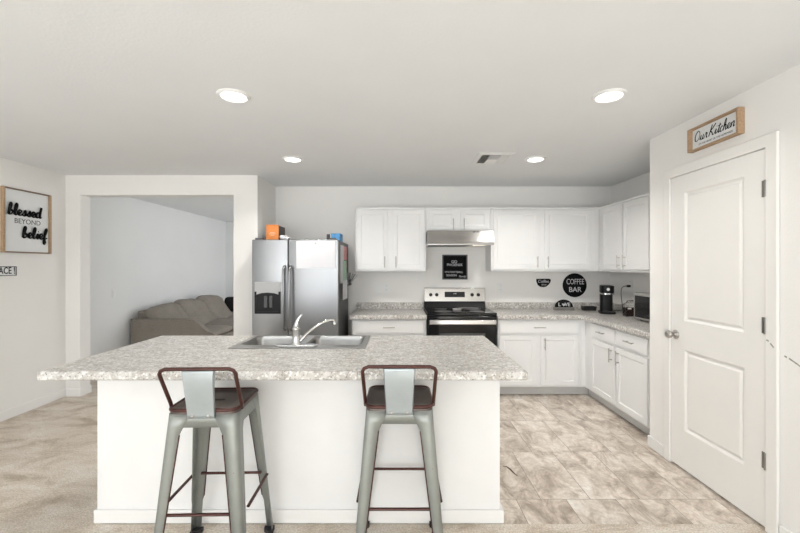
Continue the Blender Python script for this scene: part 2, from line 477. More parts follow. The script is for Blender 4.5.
struct(bobj('wall_living_far', 'lwall', (LX - .1, .05, LY, LY + .1, 0, CEIL)))
bm = nb()
box(bm, -.12, -.0, 5.03, 5.7, 0, CEIL); box(bm, -.12, 0, 8.1, 8.8, 0, CEIL); box(bm, -.12, 0, 5.7, 8.1, 0, .7); box(bm, -.12, 0, 5.7, 8.1, 2.2, CEIL)
struct(obj('wall_living_right', bm, 'lwall'))
bm = nb()
box(bm, -3.8, -3.61, -3.6, -3.5, 0, CEIL); box(bm, 1.55, 2.1, -3.6, -3.5, 0, CEIL); box(bm, -3.61, 1.55, -3.6, -3.5, 2.3, CEIL); box(bm, -3.61, 1.55, -3.6, -3.5, 0, .28)
struct(obj('wall_rear', bm, 'wall'))
bm = nb()
for x in (-3.61, -1.80, -.11, 1.5): box(bm, x, x + .05, -3.57, -3.52, .28, 2.3)
struct(obj('window_1', bm, 'white'))
# torn paint scuff right of the pantry door
bm = nb()
for pts, dx in (([(2.088, 1.032), (2.075, 1.028)], .0183), ([(2.066, 1.018), (2.052, 1.004), (2.046, .998)], .0183), ([(2.008, .964), (1.995, .959)], 0), ([(1.985, .957), (1.965, .948), (1.935, .934), (1.90, .92), (1.87, .905)], 0)):
    tube(bm, [(XP - dx - .0002, a, b_) for a, b_ in pts], .0042, 6, flat=.3, up=(1, 0, 0))
o = obj('scuff_mark', bm, 'scuff', wp); o['label'] = 'thin chipped scuff line in the paint'

BH, BT = .085, .013


def baseboard(name, pts, side=1):
    """pts: list of axis-aligned segments ((x0,x1,y0,y1))"""
    for i, d in enumerate(pts):
        struct(bobj(name if i == 0 else name, 'trim', (*d, 0, BH), bev=.004))


baseboard('baseboard_left', [(XL, XL + BT, -3.5, YP)])
baseboard('baseboard_partition', [(XL + BT, -3.51, YP - BT, YP), (-3.51, -3.51 + BT, YP - BT, YP + .145), (-1.83, XRET, YP - BT, YP), (XRET, XRET + BT, YP - BT, YP + .1)])
baseboard('baseboard_right', [(XP - BT, XP, -3.5, 2.025), (XP - BT, XP, 2.915, 3.09 + BT), (XP, XP + .07, 3.09, 3.09 + BT)])
baseboard('baseboard_living', [(LX, LX + BT, YP + .145, LY), (LX + BT, -.12, LY - BT, LY)])

# pantry door: casing (trim) and two-panel slab
bm = nb()
prism(bm, [(2.03, 0), (2.10, 0), (2.10, 2.065), (2.84, 2.065), (2.84, 0), (2.91, 0), (2.91, 2.135), (2.03, 2.135)], 'x', XP - .018, XP)
struct(obj('trim_1', bm, 'door', bev=.006))


def panel_door(w_, h_, t_, cells, m, name, parent=None, ins=.02, dep=.012, raised=True):
    """slab x 0..w, z 0..h, front at y=0; cells are panel rectangles (x0,x1,z0,z1) in one column"""
    xs = [0, cells[0][0], cells[0][1], w_]; zs = [0]
    for c in cells: zs += [c[2], c[3]]
    zs.append(h_); bm = nb()
    V = [[bm.verts.new((x, 0, z)) for x in xs] for z in zs]; pan = []
    for j in range(len(zs) - 1):
        for i in range(3):
            f = bm.faces.new((V[j][i], V[j][i + 1], V[j + 1][i + 1], V[j + 1][i]))
            if i == 1 and j % 2 == 1: pan.append(f)
    bl = [bm.verts.new((x, t_, z)) for x, z in ((0, 0), (w_, 0), (w_, h_), (0, h_))]
    bm.faces.new(bl[::-1])
    n = len(zs) - 1
    bm.faces.new([bl[0], bl[1]] + [V[0][i] for i in (3, 2, 1, 0)])
    bm.faces.new([bl[3]] + [V[n][i] for i in (0, 1, 2, 3)] + [bl[2]])
    bm.faces.new([bl[0]] + [V[j][0] for j in range(n + 1)] + [bl[3]])
    bm.faces.new([bl[1], bl[2]] + [V[j][3] for j in range(n, -1, -1)])
    bmesh.ops.recalc_face_normals(bm, faces=bm.faces)
    for f in pan:
        bmesh.ops.inset_individual(bm, faces=[f], thickness=ins, depth=-dep)
        if raised:
            bmesh.ops.inset_individual(bm, faces=[f], thickness=.012, depth=0)
            bmesh.ops.inset_individual(bm, faces=[f], thickness=.018, depth=dep * .75)
    o = obj(name, bm, m, parent)
    b = o.modifiers.new('bevel', 'BEVEL'); b.width = .003; b.segments = 2; b.limit_method = 'ANGLE'; b.angle_limit = R(50)
    return o


# local x runs from far (y=2.838) to near; front faces -X
dr = thing('door_1', 'tall white two panel pantry door with a round knob', 'door', (XP - .008, 2.838, .016), -90)
dr['kind'] = 'structure'
panel_door(.736, 2.046, .035, [(.135, .605, .27, .83), (.135, .605, 1.03, 1.925)], 'door', 'slab', dr)
bm = nb(); lathe(bm, [(.032, 0), (.032, -.006), (.011, -.008), (.011, -.03), (.02, -.034), (.027, -.045), (.028, -.055), (.022, -.066), (.0, -.07)], 24, (.052, 0, .925), 'y'); obj('knob', bm, 'nickel', dr, smooth=True)
for z in (1.83, 1.09, .36):
    bm = nb(); cyl(bm, (.7415, -.008, z - .045), (.7415, -.008, z + .045), .007, 12); box(bm, .715, .737, -.0035, .001, z - .044, z + .044)
    obj('hinge', bm, 'hinge', dr)

# ------------------------------------------------------------------ island
IX0, IX1, IY0, IY1 = -1.685, .556, 2.172, 2.86
isl = thing('kitchen_island', 'long white painted kitchen island base facing the stools', 'island', (0, 0, 0))
bm = nb(); fs = box(bm, IX0, IX1, IY0, IY1, .0, .868); bm.faces.remove(fs[1]); o = obj('base', bm, 'island', isl); s = o.modifiers.new('solid', 'SOLIDIFY'); s.thickness = .02; s.offset = 0 if False else 1
s.offset = -1
bm = nb()
prism(bm, [(IX0 - BT, IY0 - BT), (IX1 + BT + .008, IY0 - BT), (IX1 + BT + .008, IY1), (IX1 + .0005, IY1), (IX1 + .0005, IY0 - .0005), (IX0 - .0005, IY0 - .0005), (IX0 - .0005, IY1), (IX0 - BT, IY1)], 'z', 0, .075)
obj('baseboard', bm, 'trim', isl, bev=.005)


def bar_pull(name, parent, x, z, length, vertical, m='nickel', y=-.0005, out=.03):
    bm = nb(); h = length / 2; p = length * .33
    if vertical:
        cyl(bm, (x, y - out, z - h), (x, y - out, z + h), .0055, 10)
        for d in (-p, p): cyl(bm, (x, y, z + d), (x, y - out, z + d), .0045, 8)
    else:
        cyl(bm, (x - h, y - out, z), (x + h, y - out, z), .0055, 10)
        for d in (-p, p): cyl(bm, (x + d, y, z), (x + d, y - out, z), .0045, 8)
    return obj(name, bm, m, parent, smooth='auto')


def cab_door(parent, x0, x1, z0, z1, hx=None, hz=None, y=0, fw=.05):
    """recessed panel door: front at local y, its pull as a sub-part"""
    d = panel_door(x1 - x0, z1 - z0, .019, [(fw, x1 - x0 - fw, fw, z1 - z0 - fw)], 'cab', 'door', parent, ins=.008, dep=.007, raised=False)
    d.location = (x0, y, z0)
    if hx is not None: bar_pull('handle', d, hx - x0, hz - z0, .13, True)
    return d


def drawer(parent, x0, x1, z0, z1, y=0, pull=True):
    d = bobj('drawer', 'cab', (0, x1 - x0, 0, .019, 0, z1 - z0), parent, bev=.004); d.location = (x0, y, z0)
    if pull: bar_pull('handle', d, (x1 - x0) / 2, (z1 - z0) / 2, .13, False)
    return d


# island doors on the kitchen side (seen only in the reflection of the fridge): faced +Y
ir = bpy.data.objects.new('cabinet_front', None); COL.objects.link(ir); ir.parent = isl; ir.location = (IX1, IY1 + .0195, 0); ir.rotation_euler = (0, 0, R(180))
for k in range(4):
    d = panel_door(.52, .70, .018, [(.05, .47, .05, .65)], 'cab', 'door', isl, ins=.008, dep=.007, raised=False)
    d.location = (IX1 - .03 - k * .55, IY1 + .019, .11); d.rotation_euler = (0, 0, R(180))
bpy.data.objects.remove(ir)

# island top with cutout for the sink
CX0, CX1, CY0, CY1 = -1.772, .625, 1.895, 2.895
SX0, SX1, SY0, SY1 = -1.045, -.235, 2.425, 2.845
bm = nb(); xs, ys = (CX0, SX0, SX1, CX1), (CY0, SY0, SY1, CY1)
V = [[bm.verts.new((x, y, .914)) for x in xs] for y in ys]
for j in range(3):
    for i in range(3):
        if not (i == 1 and j == 1): bm.faces.new((V[j][i], V[j][i + 1], V[j + 1][i + 1], V[j + 1][i]))
ex = bmesh.ops.extrude_face_region(bm, geom=list(bm.faces))
for v in [g for g in ex['geom'] if isinstance(g, bmesh.types.BMVert)]: v.co.z = .8685
ct = tag(obj('countertop', bm, 'granite', bev=.012, seg=3), 'long grey beige speckled countertop on the island in front of the stools', 'countertop')

# sink
sk = thing('kitchen_sink', 'double bowl stainless drop-in sink set in the island top', 'sink', (-.64, 2.635, .914))
rx0, rx1, ry0, ry1 = -.425, .425, -.222, .218
bxs = [(-.39, -.025), (.025, .39)]; by0, by1 = -.125, .19
bm = nb(); xs = [rx0, bxs[0][0], bxs[0][1], bxs[1][0], bxs[1][1], rx1]; ys = [ry0, by0, by1, ry1]
V = [[bm.verts.new((x, y, .007)) for x in xs] for y in ys]
for j in range(3):
    for i in range(5):
        if not (j == 1 and i in (1, 3)): bm.faces.new((V[j][i], V[j][i + 1], V[j + 1][i + 1], V[j + 1][i]))
ex = bmesh.ops.extrude_face_region(bm, geom=list(bm.faces))
for v in [g for g in ex['geom'] if isinstance(g, bmesh.types.BMVert)]: v.co.z = .0005
obj('rim', bm, 'sink', sk, bev=.003)
for b0, b1 in bxs:
    bm = nb(); rings = []
    for z, g, r in ((.006, 0, .045), (-.02, .004, .045), (-.15, .012, .05), (-.175, .03, .05), (-.18, .06, .05)):
        rings.append([bm.verts.new((x, y, z)) for x, y in rrect(b0 + g, b1 - g, by0 + g, by1 - g, r, 5)])
    for a, b_ in zip(rings, rings[1:]):
        for k in range(len(a)): bm.faces.new((a[k], a[(k + 1) % len(a)], b_[(k + 1) % len(a)], b_[k]))
    bm.faces.new(rings[-1])
    # corners of the square hole filled up to the rounded bowl edge
    co = [(b1, by1), (b0, by1), (b0, by0), (b1, by0)]
    for q, (x, y) in enumerate(co):
        cv = bm.verts.new((x, y, .006)); arc = rings[0][q * 6:q * 6 + 6]
        for a, b_ in zip(arc, arc[1:]): bm.faces.new((cv, a, b_))
    bw = obj('bowl', bm, 'sink', sk, smooth=True)
    bm = nb(); lathe(bm, [(.0, -.1785), (.03, -.1785), (.036, -.176), (.042, -.1785)], 20, ((b0 + b1) / 2, .03, 0)); obj('drain', bm, 'nickel', bw, smooth=True)

fa = thing('kitchen_faucet', 'chrome single lever faucet with a long angled spout behind the sink', 'faucet', (-.655, 2.462, .9215))
bm = nb(); prism(bm, rrect(-.135, .135, -.028, .028, .027, 6), 'z', 0, .012); obj('base_plate', bm, 'chrome', fa, bev=.004)
bm = nb(); lathe(bm, [(.030, .012), (.027, .018), (.0235, .024), (.0235, .105), (.025, .108), (.025, .112), (.022, .118), (.017, .135), (.0, .14)], 24); obj('body', bm, 'chrome', fa, smooth=True)
bm = nb(); tube(bm, [(-.001, 0, .112), (.001, .0, .132), (.008, -.002, .158), (.020, -.004, .180), (.033, -.006, .197), (.038, -.007, .203)], [.02, .019, .014, .010, .008, .006], 12); obj('lever', bm, 'chrome', fa, smooth=True)
bm = nb(); pts = [(.02, .004, .028), (.05, .018, .062), (.09, .04, .098), (.13, .06, .125), (.165, .077, .142), (.195, .09, .150), (.215, .10, .149), (.222, .104, .135)]
tube(bm, [tuple(p) for p in catmull([Vector(p) for p in pts], 4)], .0095, 12); obj('spout', bm, 'chrome', fa, smooth=True)
bm = nb(); cyl(bm, (.222, .104, .140), (.224, .105, .122), .0125, 14); obj('aerator', bm, 'chrome', fa, smooth='auto')

# ------------------------------------------------------------------ bar stools
SH = .785


def make_stool(label):
    t = thing('bar_stool', label, 'stool', group='metal bar stools at the island')
    # seat: dished sheet with a rolled brown edge
    bm = nb(); rings = []
    for g, z in ((.0, SH - .022), (.0, SH - .006), (.004, SH), (.016, SH), (.022, SH - .005), (.06, SH - .007)):
        rings.append([bm.verts.new((x, y, z)) for x, y in rrect(-.155 + g, .155 - g, -.153 + g, .153 - g, max(.04 - g * .3, .012), 6)])
    for a, b_ in zip(rings, rings[1:]):
        for k in range(len(a)): bm.faces.new((a[k], a[(k + 1) % len(a)], b_[(k + 1) % len(a)], b_[k]))
    bm.faces.new(rings[-1])
    st = obj('seat', bm, 'seat', t, smooth=True)
    bm = nb(); tube(bm, [(x, y, SH - .003) for x, y in rrect(-.153, .153, -.151, .151, .04, 6)], .0085, 10, closed=True); obj('rim', bm, 'rust', t, smooth=True)
    bm = nb(); prism(bm, rrect(-.04, .04, -.009, .009, .0085, 5), 'z', SH - .0068, SH - .0058); o = obj('hand_hole', bm, 'black', st)
    # skirt under the seat
    bm = nb()
    o_ = [bm.verts.new((x, y, SH - .010)) for x, y in rrect(-.149, .149, -.149, .149, .038, 6)]
    i_ = [bm.verts.new((x, y, SH - .078)) for x, y in rrect(-.156, .156, -.156, .156, .038, 6)]
    for k in range(len(o_)): bm.faces.new((o_[k], o_[(k + 1) % len(o_)], i_[(k + 1) % len(o_)], i_[k]))
    obj('skirt', bm, 'stool', t, smooth='auto', solid=.003)
    # four sheet metal legs, L shaped, tapering and splayed
    for sx, sy in ((-1, -1), (1, -1), (-1, 1), (1, 1)):
        bm = nb(); secs = []
        for z in (SH - .02, SH - .075, SH - .11, .62, .45, .30, .20, .17, .012):
            q = (SH - z) / SH; c = .151 + .0625 * q
            wing = .040 + .030 * max(0, 1 - q * 1.15) + (.012 if z > SH - .09 else 0) + (.020 if z > SH - .05 else 0)
            if z < .18: wing = .037
            r = .026 - .01 * q; pts = [(c - wing, c)]
            for k in range(6):
                a = R(90 - 90 * k / 5); pts.append((c - r + r * math.cos(a), c - r + r * math.sin(a)))
            pts.append((c, c - wing))
            secs.append([bm.verts.new((sx * x, sy * y, z)) for x, y in pts])
        for a, b_ in zip(secs, secs[1:]):
            for k in range(len(a) - 1): bm.faces.new((a[k], a[k + 1], b_[k + 1], b_[k]))
        lg = obj('leg', bm, 'stool', t, smooth='auto', solid=.003)
        # brown worn edges of the sheet
        bm = nb()
        tube(bm, [(sx * (.151 + .0625 * ((SH - z) / SH) - (.040 + .030 * max(0, 1 - (SH - z) / SH * 1.15))), sy * (.151 + .0625 * ((SH - z) / SH)), z) for z in (SH - .11, .62, .45, .30, .20)], .003, 6)
        obj('edge', bm, 'rust', lg, smooth=True)
        bm = nb(); c = .2125
        prism(bm, [(sx * x, sy * y) for x, y in ((c - .048, c + .003), (c + .003, c + .003), (c + .003, c - .048), (c - .016, c - .048), (c - .048, c - .016))], 'z', 0, .022)
        obj('foot', bm, 'rubber', lg)
    # foot braces between the legs
    zb = .33; c = .151 + .0625 * (SH - zb) / SH
    for a, b_ in (((-c, -c + .012), (c, -c + .012)), ((-c, c - .012), (c, c - .012)), ((-c - .006, -c + .04), (-c - .006, c)), ((c + .006, -c + .04), (c + .006, c))):
        bm = nb(); a, b_ = Vector((*a, zb)), Vector((*b_, zb)); d = (b_ - a).normalized()
        tube(bm, [a + d * .03, b_ - d * .03], .0085, 8, flat=.75); obj('foot_brace', bm, 'rust', t)
    # low back: bent tube and centre splat
    bm = nb(); hw, yt, zt = .168, -.196, SH + .193
    base = [(.159, -.10, SH - .012), (.160, -.112, SH + .02)]
    arc = [(hw - .004, yt + .013, zt - .04), (hw - .003, yt + .006, zt - .022), (hw - .011, yt + .002, zt - .008), (hw - .03, yt, zt)]
    left = [(-x, y, z) for x, y, z in base + arc]; pts = left + [(x, y, z) for x, y, z in (base + arc)[::-1]]
    tube(bm, pts, .0085, 10); obj('back_frame', bm, 'rust', t, smooth=True)
    bm = nb(); sec = []
    for wv, y, z in ((.072, yt + .005, zt - .004), (.071, yt + .004, zt - .02), (.066, -.183, SH + .10), (.0625, -.167, SH + .01), (.061, -.163, SH - .02), (.061, -.1625, SH - .036)):
        sec.append([bm.verts.new((x * wv, y + (.008 if abs(x) > .95 else 0), z)) for x in (-1, -.93, 0, .93, 1)])
    for a, b_ in zip(sec, sec[1:]):
        for k in range(4): bm.faces.new((a[k], a[k + 1], b_[k + 1], b_[k]))
    sp = obj('back_splat', bm, 'splat', t, smooth='auto', solid=.003)
    for x in (-.035, .035):
        bm = nb(); lathe(bm, [(.0075, -.163), (.007, -.169), (.004, -.171), (0, -.1715)], 12, (x, 0, SH - .024), 'y'); obj('bolt', bm, 'nickel', sp, smooth=True)
    return t


s1 = make_stool('pale metal bar stool turned slightly, left of the two at the island')
s1.location = (-.890, 1.895, 0); s1.rotation_euler = (0, 0, R(1.5))
dup(s1, (-.003, 1.935, 0), 0, 'pale metal bar stool squarely facing the island, right of the two')

# ------------------------------------------------------------------ back run: base cabinets, tops
BF = 4.27      # front of base doors


def base_cab(label, loc, rz, w_, drawers, doors, toe=True, ext=0, depth=.60):
    c = thing('base_cabinet', label, 'cabinet', loc, rz, 'white base cabinets')
    bm = nb(); prism(bm, [(.0195, .1), (.0195, .8455), (depth, .8455), (depth, 0), (.09, 0), (.09, .1)], 'x', 0, w_); obj('carcass', bm, 'cab', c)
    bobj('toe_kick', 'toe', (0.001, w_ - .001, .084, .0895, .0, .098), c)
    for d in drawers: drawer(c, *d)
    for d in doors: cab_door(c, *d)
    return c


base_cab('white base cabinet with one wide drawer between fridge and stove', (-.53, BF, 0), 0, .82,
         [(.02, .80, .693, .828)], [(.02, .40, .115, .668, .36, .575), (.42, .80, .115, .668, .46, .575)])
base_cab('white base cabinet with one wide drawer and two doors right of stove', (1.075, BF, 0), 0, .915,
         [(.015, .88, .693, .826)], [(.015, .415, .12, .668), (.47, .88, .12, .668, .505, .58)])
# corner filler and right run
XF = 2.018
cf = thing('corner_filler', 'plain white filler closing the corner between the base cabinets', 'cabinet')
bobj('panel', 'cab', (1.992, 2.12, BF + .0195, BF + .19, .1, .8455), cf); bobj('side_panel', 'cab', (XF + .0195, XF + .14, 4.135, BF + .0193, .1, .8455), cf)
bobj('toe_kick', 'toe', (1.992, 2.10, BF + .085, BF + .19, 0, .098), cf); bobj('side_toe_kick', 'toe', (XF + .085, XF + .14, 4.135, BF + .084, 0, .098), cf)
base_cab('white base cabinet with two drawers and two doors along the right wall', (XF, 4.133, 0), -90, .96,
         [(.006, .462, .695, .828), (.492, .946, .695, .828)], [(.006, .462, .122, .668, .42, .58), (.492, .946, .122, .668, .535, .58)])


CT = .8955


def top_obj(label, poly, splash):
    bm = nb(); prism(bm, poly, 'z', .846, CT - .0005)
    c = tag(obj('countertop', bm, 'granite', bev=.012, seg=3), label, 'countertop')
    for d in splash: bobj('backsplash', 'granite', (*d, CT, .975), c, bev=.004)
    return c


top_obj('short speckled countertop between the fridge and the stove', [(-.555, 4.245), (.294, 4.245), (.294, YB - .001), (-.555, YB - .001)], [(-.545, .294, YB - .022, YB - .002)])
top_obj('L-shaped speckled countertop in the right kitchen corner', [(1.064, 4.245), (1.955, 4.245), (1.992, 4.21), (1.992, 3.095), (XR - .001, 3.095), (XR - .001, YB - .001), (1.064, YB - .001)],
        [(1.064, XR - .023, YB - .022, YB - .002), (XR - .022, XR - .002, 3.1, YB - .002)])

# ------------------------------------------------------------------ upper cabinets
UF, UZ0, UZ1 = 4.57, 1.368, 2.118


def upper_cab(label, loc, rz, w_, h_, doors, depth=.325):
    c = thing('upper_cabinet', label, 'cabinet', loc, rz, 'white wall cabinets')
    bobj('carcass', 'cab', (0, w_, .0195, depth, 0, h_), c, bev=.002)
    bobj('top_molding', 'cab', (0, w_ - .014, .006, .0193, h_ - .022, h_), c, bev=.003)
    for d in doors: cab_door(c, *d)
    return c


HU = UZ1 - UZ0
upper_cab('tall white wall cabinet with two doors above the short countertop left of the hood', (-.523, UF, UZ0), 0, .828, HU,
          [(.022, .378, .025, .715, .345, .11), (.442, .808, .025, .715, .475, .11)])
upper_cab('short white wall cabinet with two doors directly above the range hood', (.308, UF, 1.836), 0, .76, UZ1 - 1.836,
          [(.03, .352, .022, .25, .315, .085), (.405, .73, .022, .25, .44, .085)])
upper_cab('wide white wall cabinet with two doors right of the range hood', (1.071, UF, UZ0), 0, 1.2703, HU,
          [(.022, .565, .025, .715, .535, .11), (.627, 1.168, .025, .715, .657, .11)])
XU = 2.322
upper_cab('white wall cabinet with two doors on the right wall near the pantry', (XU, UF + .018, UZ0), -90, .97, HU,
          [(.085, .50, .025, .715, .462, .11), (.53, .94, .025, .715, .568, .11)])

# ------------------------------------------------------------------ range hood
hd = thing('range_hood', 'slim stainless range hood under the short wall cabinet', 'range hood', (.311, 4.41, 1.668))
bm = nb(); prism(bm, [(.035, .166), (.488, .166), (.488, .0), (.466, .0), (.466, .012), (.02, .012), (.02, 0), (.0, 0), (.0, .022), (.012, .05)], 'x', 0, .754); obj('shell', bm, 'steelh', hd, bev=.002)
bobj('filter', 'duct', (.03, .52, .06, .44, .006, .0115), hd)
bm = nb(); box(bm, .56, .68, .1, .25, .004, .0115); obj('lamp_lens', bm, 'lens', hd)
for x in (.525, .565): bobj('button', 'black', (x, x + .022, .0235, .032, .148, .158), hd)

# ------------------------------------------------------------------ stove
sv = thing('stove', 'black and stainless electric stove between the base cabinets', 'stove', (.299, 4.25, 0))
W = .758
bobj('body', 'black', (.0, W, .03, .635, .03, .895), sv)
bm = nb(); box(bm, 0, W, .0, .60, .8955, .918); obj('cooktop', bm, 'blackglass', sv, bev=.004)
dv = bobj('oven_door', 'blackglass', (.006, W - .006, -.012, .0295, .20, .885), sv, bev=.006)
bobj('oven_window', 'darkgrey', (.13, W - .13, -.0135, -.0125, .36, .70), dv)
bm = nb(); prism(bm, [(-.062, .805), (-.056, .798), (-.048, .80), (-.046, .845), (-.052, .852), (-.060, .846)], 'x', .02, W - .02)
hn = obj('oven_handle', bm, 'steelh', dv, bev=.002)
for x in (.05, W - .075): bobj('handle_mount', 'steelh', (x, x + .025, -.047, -.0123, .81, .84), hn)
bobj('storage_drawer', 'black', (.006, W - .006, -.010, .0295, .045, .192), sv, bev=.004)
bm = nb(); prism(bm, [(.565, .918), (.60, 1.0), (.605, .999), (.635, .999), (.635, .918)], 'x', .0, W); obj('back_riser', bm, 'black', sv)
bm = nb(); prism(bm, [(.572, .992), (.598, 1.155), (.604, 1.160), (.635, 1.160), (.635, .9995), (.60, .9995)], 'x', .004, W - .004); cp = obj('control_panel', bm, 'steelh', sv, bev=.003)
def on_panel(z): return .572 + (z - .992) / (1.155 - .992) * .026
for x in (.082, .157, .595, .672):
    bm = nb(); y = on_panel(1.075); lathe(bm, [(.022, y + .002), (.021, y - .012), (.018, y - .022), (0, y - .023)], 20, (x, 0, 1.075), 'y'); box(bm, x - .003, x + .003, y - .028, y - .02, 1.058, 1.092); obj('knob', bm, 'black', cp, smooth='auto')
bm = nb(); prism(bm, [(on_panel(1.045) - .002, 1.045), (on_panel(1.112) - .002, 1.112), (on_panel(1.112) + .004, 1.112), (on_panel(1.045) + .004, 1.045)], 'x', .255, .505); dp = obj('display', bm, 'blackglass', cp)
text_part(dp, '12:00', .018, .38, on_panel(1.09) - .003, 1.09, 'paper', 'clock_digits', .0004)
for x, y, r in ((.19, .16, .10), (.57, .16, .085), (.19, .42, .075), (.57, .42, .10)):
    bm = nb(); prism(bm, [(x + r * math.cos(a * math.pi / 18), y + r * math.sin(a * math.pi / 18)) for a in range(36)], 'z', .9178, .9183); obj('burner_mark', bm, 'darkgrey', sv)
# spoon rest and spoon on the cooktop
bm = nb(); lathe(bm, [(0, .0), (.045, .0), (.055, .014), (.05, .014), (.042, .004), (0, .004)], 24); sr = tag(obj('spoon_rest', bm, 'dish', smooth='auto'), 'small round pale spoon rest on the black cooktop', 'spoon rest'); sr.location = (.665, 4.55, .919)
bm = nb(); tube(bm, [(.0, 0, .012), (.03, .0, .018), (.12, .02, .022), (.26, .05, .014)], [.012, .007, .0045, .006], 8, flat=.6); sp = tag(obj('spoon', bm, 'nickel', smooth=True), 'long metal spoon laid across the spoon rest on the stove', 'spoon'); sp.location = (.665, 4.55, .921)

# ------------------------------------------------------------------ refrigerator
FX0, FX1, FY, FZ = -1.542, -.640, 4.045, 1.705
fr = thing('refrigerator', 'stainless side by side refrigerator with a water dispenser', 'refrigerator', (FX0, FY, 0))
FW = FX1 - FX0
bobj('body', 'fridgeside', (.003, FW - .003, .075, .80, .02, 1.70), fr, bev=.004)
bobj('toe_grille', 'black', (.01, FW - .01, .04, .074, .02, .09), fr)
SPL = .378


def fdoor(name, x0, x1, hole=None):
    bm = nb(); n = 12; prof = []
    for k in range(n + 1):
        u = k / n; prof.append((x0 + (x1 - x0) * u, .012 * (abs(2 * u - 1) ** 2.6)))
    prof += [(x1, .07), (x0, .07)]
    prism(bm, prof, 'z', .10, FZ)
    return obj(name, bm, 'steel', fr, bev=.006)


fl = fdoor('freezer_door', 0.002, SPL - .003)
fd = fdoor('fridge_door', SPL + .003, FW - .002)
for d, x in ((fl, SPL - .030), (fd, SPL + .030)):
    bm = nb(); zs = [.76, .775, .80, .90, 1.1, 1.3, 1.39, 1.415, 1.43]; ys = [.004, -.03, -.048, -.058, -.062, -.058, -.048, -.03, .004]
    tube(bm, [tuple(p) for p in catmull([Vector((x, y, z)) for y, z in zip(ys, zs)], 3)], .0145, 10, flat=.75)
    obj('handle', bm, 'steel', d, smooth=True)
# dispenser: frame with a recessed dark bay
dx0, dx1, dz0, dz1 = .035, .305, .935, 1.265
bm = nb(); box(bm, dx0, dx1, -.006, .004, 1.165, dz1); ds = obj('dispenser', bm, 'greyplastic', fl, bev=.003)
bm = nb(); box(bm, dx0, dx0 + .022, -.006, .004, dz0, 1.165); box(bm, dx1 - .022, dx1, -.006, .004, dz0, 1.165); box(bm, dx0 + .022, dx1 - .022, -.008, .004, dz0, dz0 + .022)
obj('bay_frame', bm, 'black', ds)
bm = nb(); box(bm, dx0 + .022, dx1 - .022, -.0015, .003, dz0 + .022, 1.165); obj('bay', bm, 'black', ds)
bm = nb(); prism(bm, [(dx0 + .022, 1.165), (dx0 + .022, 1.135), (dx0 + .07, 1.15), ((dx0 + dx1) / 2, 1.155), (dx1 - .07, 1.15), (dx1 - .022, 1.135), (dx1 - .022, 1.165)], 'y', -.010, -.002); obj('bay_hood', bm, 'greyplastic', ds)
for x in (.135, .19):
    bm = nb(); prism(bm, rrect(x, x + .032, 1.0, 1.12, .008, 3), 'y', -.014, -.002); obj('lever', bm, 'darkgrey', ds, bev=.003)
for x in (.03, FW - .10): bobj('hinge_cover', 'darkgrey', (x, x + .07, .02, .12, FZ + .0005, FZ + .018), fr, bev=.004)

# calendar and magnet on the fridge door
cal = thing('wall_calendar', 'large white month calendar sheet stuck on the right fridge door', 'calendar', (-1.075, 4.0435, 1.405))
bobj('sheet', 'paper', (0, .40, -.0012, .0, 0, .285), cal)
bm = nb()
for k in range(8): box(bm, .012 + k * .0535, .0135 + k * .0535, -.0017, -.0013, .012, .20)
for k in range(6): box(bm, .012, .388, -.0017, -.0013, .012 + k * .0375, .0135 + k * .0375)
obj('grid_lines', bm, 'ink', cal)
bm = nb(); lathe(bm, [(.011, -.0013), (.011, -.006), (.006, -.009), (0, -.0095)], 16, (.20, 0, .262), 'y'); mg = tag(obj('round_magnet', bm, 'nickel', smooth='auto'), 'small grey magnet holding the top of the calendar', 'magnet'); mg.location = (-1.075, 4.0435, 1.405)

# papers on the side of the fridge: thin sheets facing +X
SXF = FX1 - .0025


def side_paper(label, m, y0, y1, z0, z1, off=0, tilt=0, cat='paper', name='paper_sheet', g=None):
    bm = nb(); n = 5; A = []
    for k in range(n + 1):
        u = k / n; A.append((off + .001 + .012 * u * u * (1 if tilt else .3), y0 + (y1 - y0) * u))
    prism(bm, A + [(x + .0008, y) for x, y in A[::-1]], 'z', z0, z1)
    o = tag(obj(name, bm, m), label, cat, g); o.location = (SXF, 0, 0); return o


G = 'papers on the side of the fridge'
side_paper('pink paper high on the right side of the fridge', 'pink', 4.42, 4.66, 1.50, 1.655, .004, g=G)
side_paper('tall white paper at the front of the fridge side', 'paper', 4.20, 4.42, 1.24, 1.66, .0, g=G)
side_paper('pale green paper half hidden on the fridge side', 'green', 4.34, 4.52, 1.26, 1.49, .009, 1, g=G)
side_paper('white sheet hanging lowest on the fridge side', 'paper', 4.22, 4.50, 1.06, 1.27, .022, 1, g=G)
for i, (y, z, m, l) in enumerate(((4.60, 1.19, 'black', 'black square magnet below the mail holder on the fridge side'), (4.62, 1.12, 'red', 'red square magnet low on the fridge side'), (4.58, 1.44, 'red', 'small red magnet beside the pink paper on the fridge side'))):
    bm = nb(); box(bm, 0.0005, .018, y - .03, y + .03, z - .03, z + .03); o = tag(obj('magnet', bm, m, bev=.003), l, 'magnet', 'magnets on the fridge side'); o.location = (SXF, 0, 0)
mh = thing('mail_holder', 'magnetic mail holder on the fridge side filled with fanned papers', 'mail holder', (SXF - .0, 4.62, 1.20))
bm = nb(); box(bm, .0005, .05, 0, .14, 0, .012); box(bm, .044, .05, 0, .14, .012, .07); box(bm, -.0025, .006, 0, .14, .012, .10); obj('pocket', bm, 'black', mh)
for k in range(5):
    bm = nb(); box(bm, .0, .0012, .006, .13, 0, .14); o = obj('paper', bm, 'greypaper' if k % 2 else 'paper', mh); o.location = (.009 + k * .007, 0, .013); o.rotation_euler = (0, R(4 + 9 * k), 0)

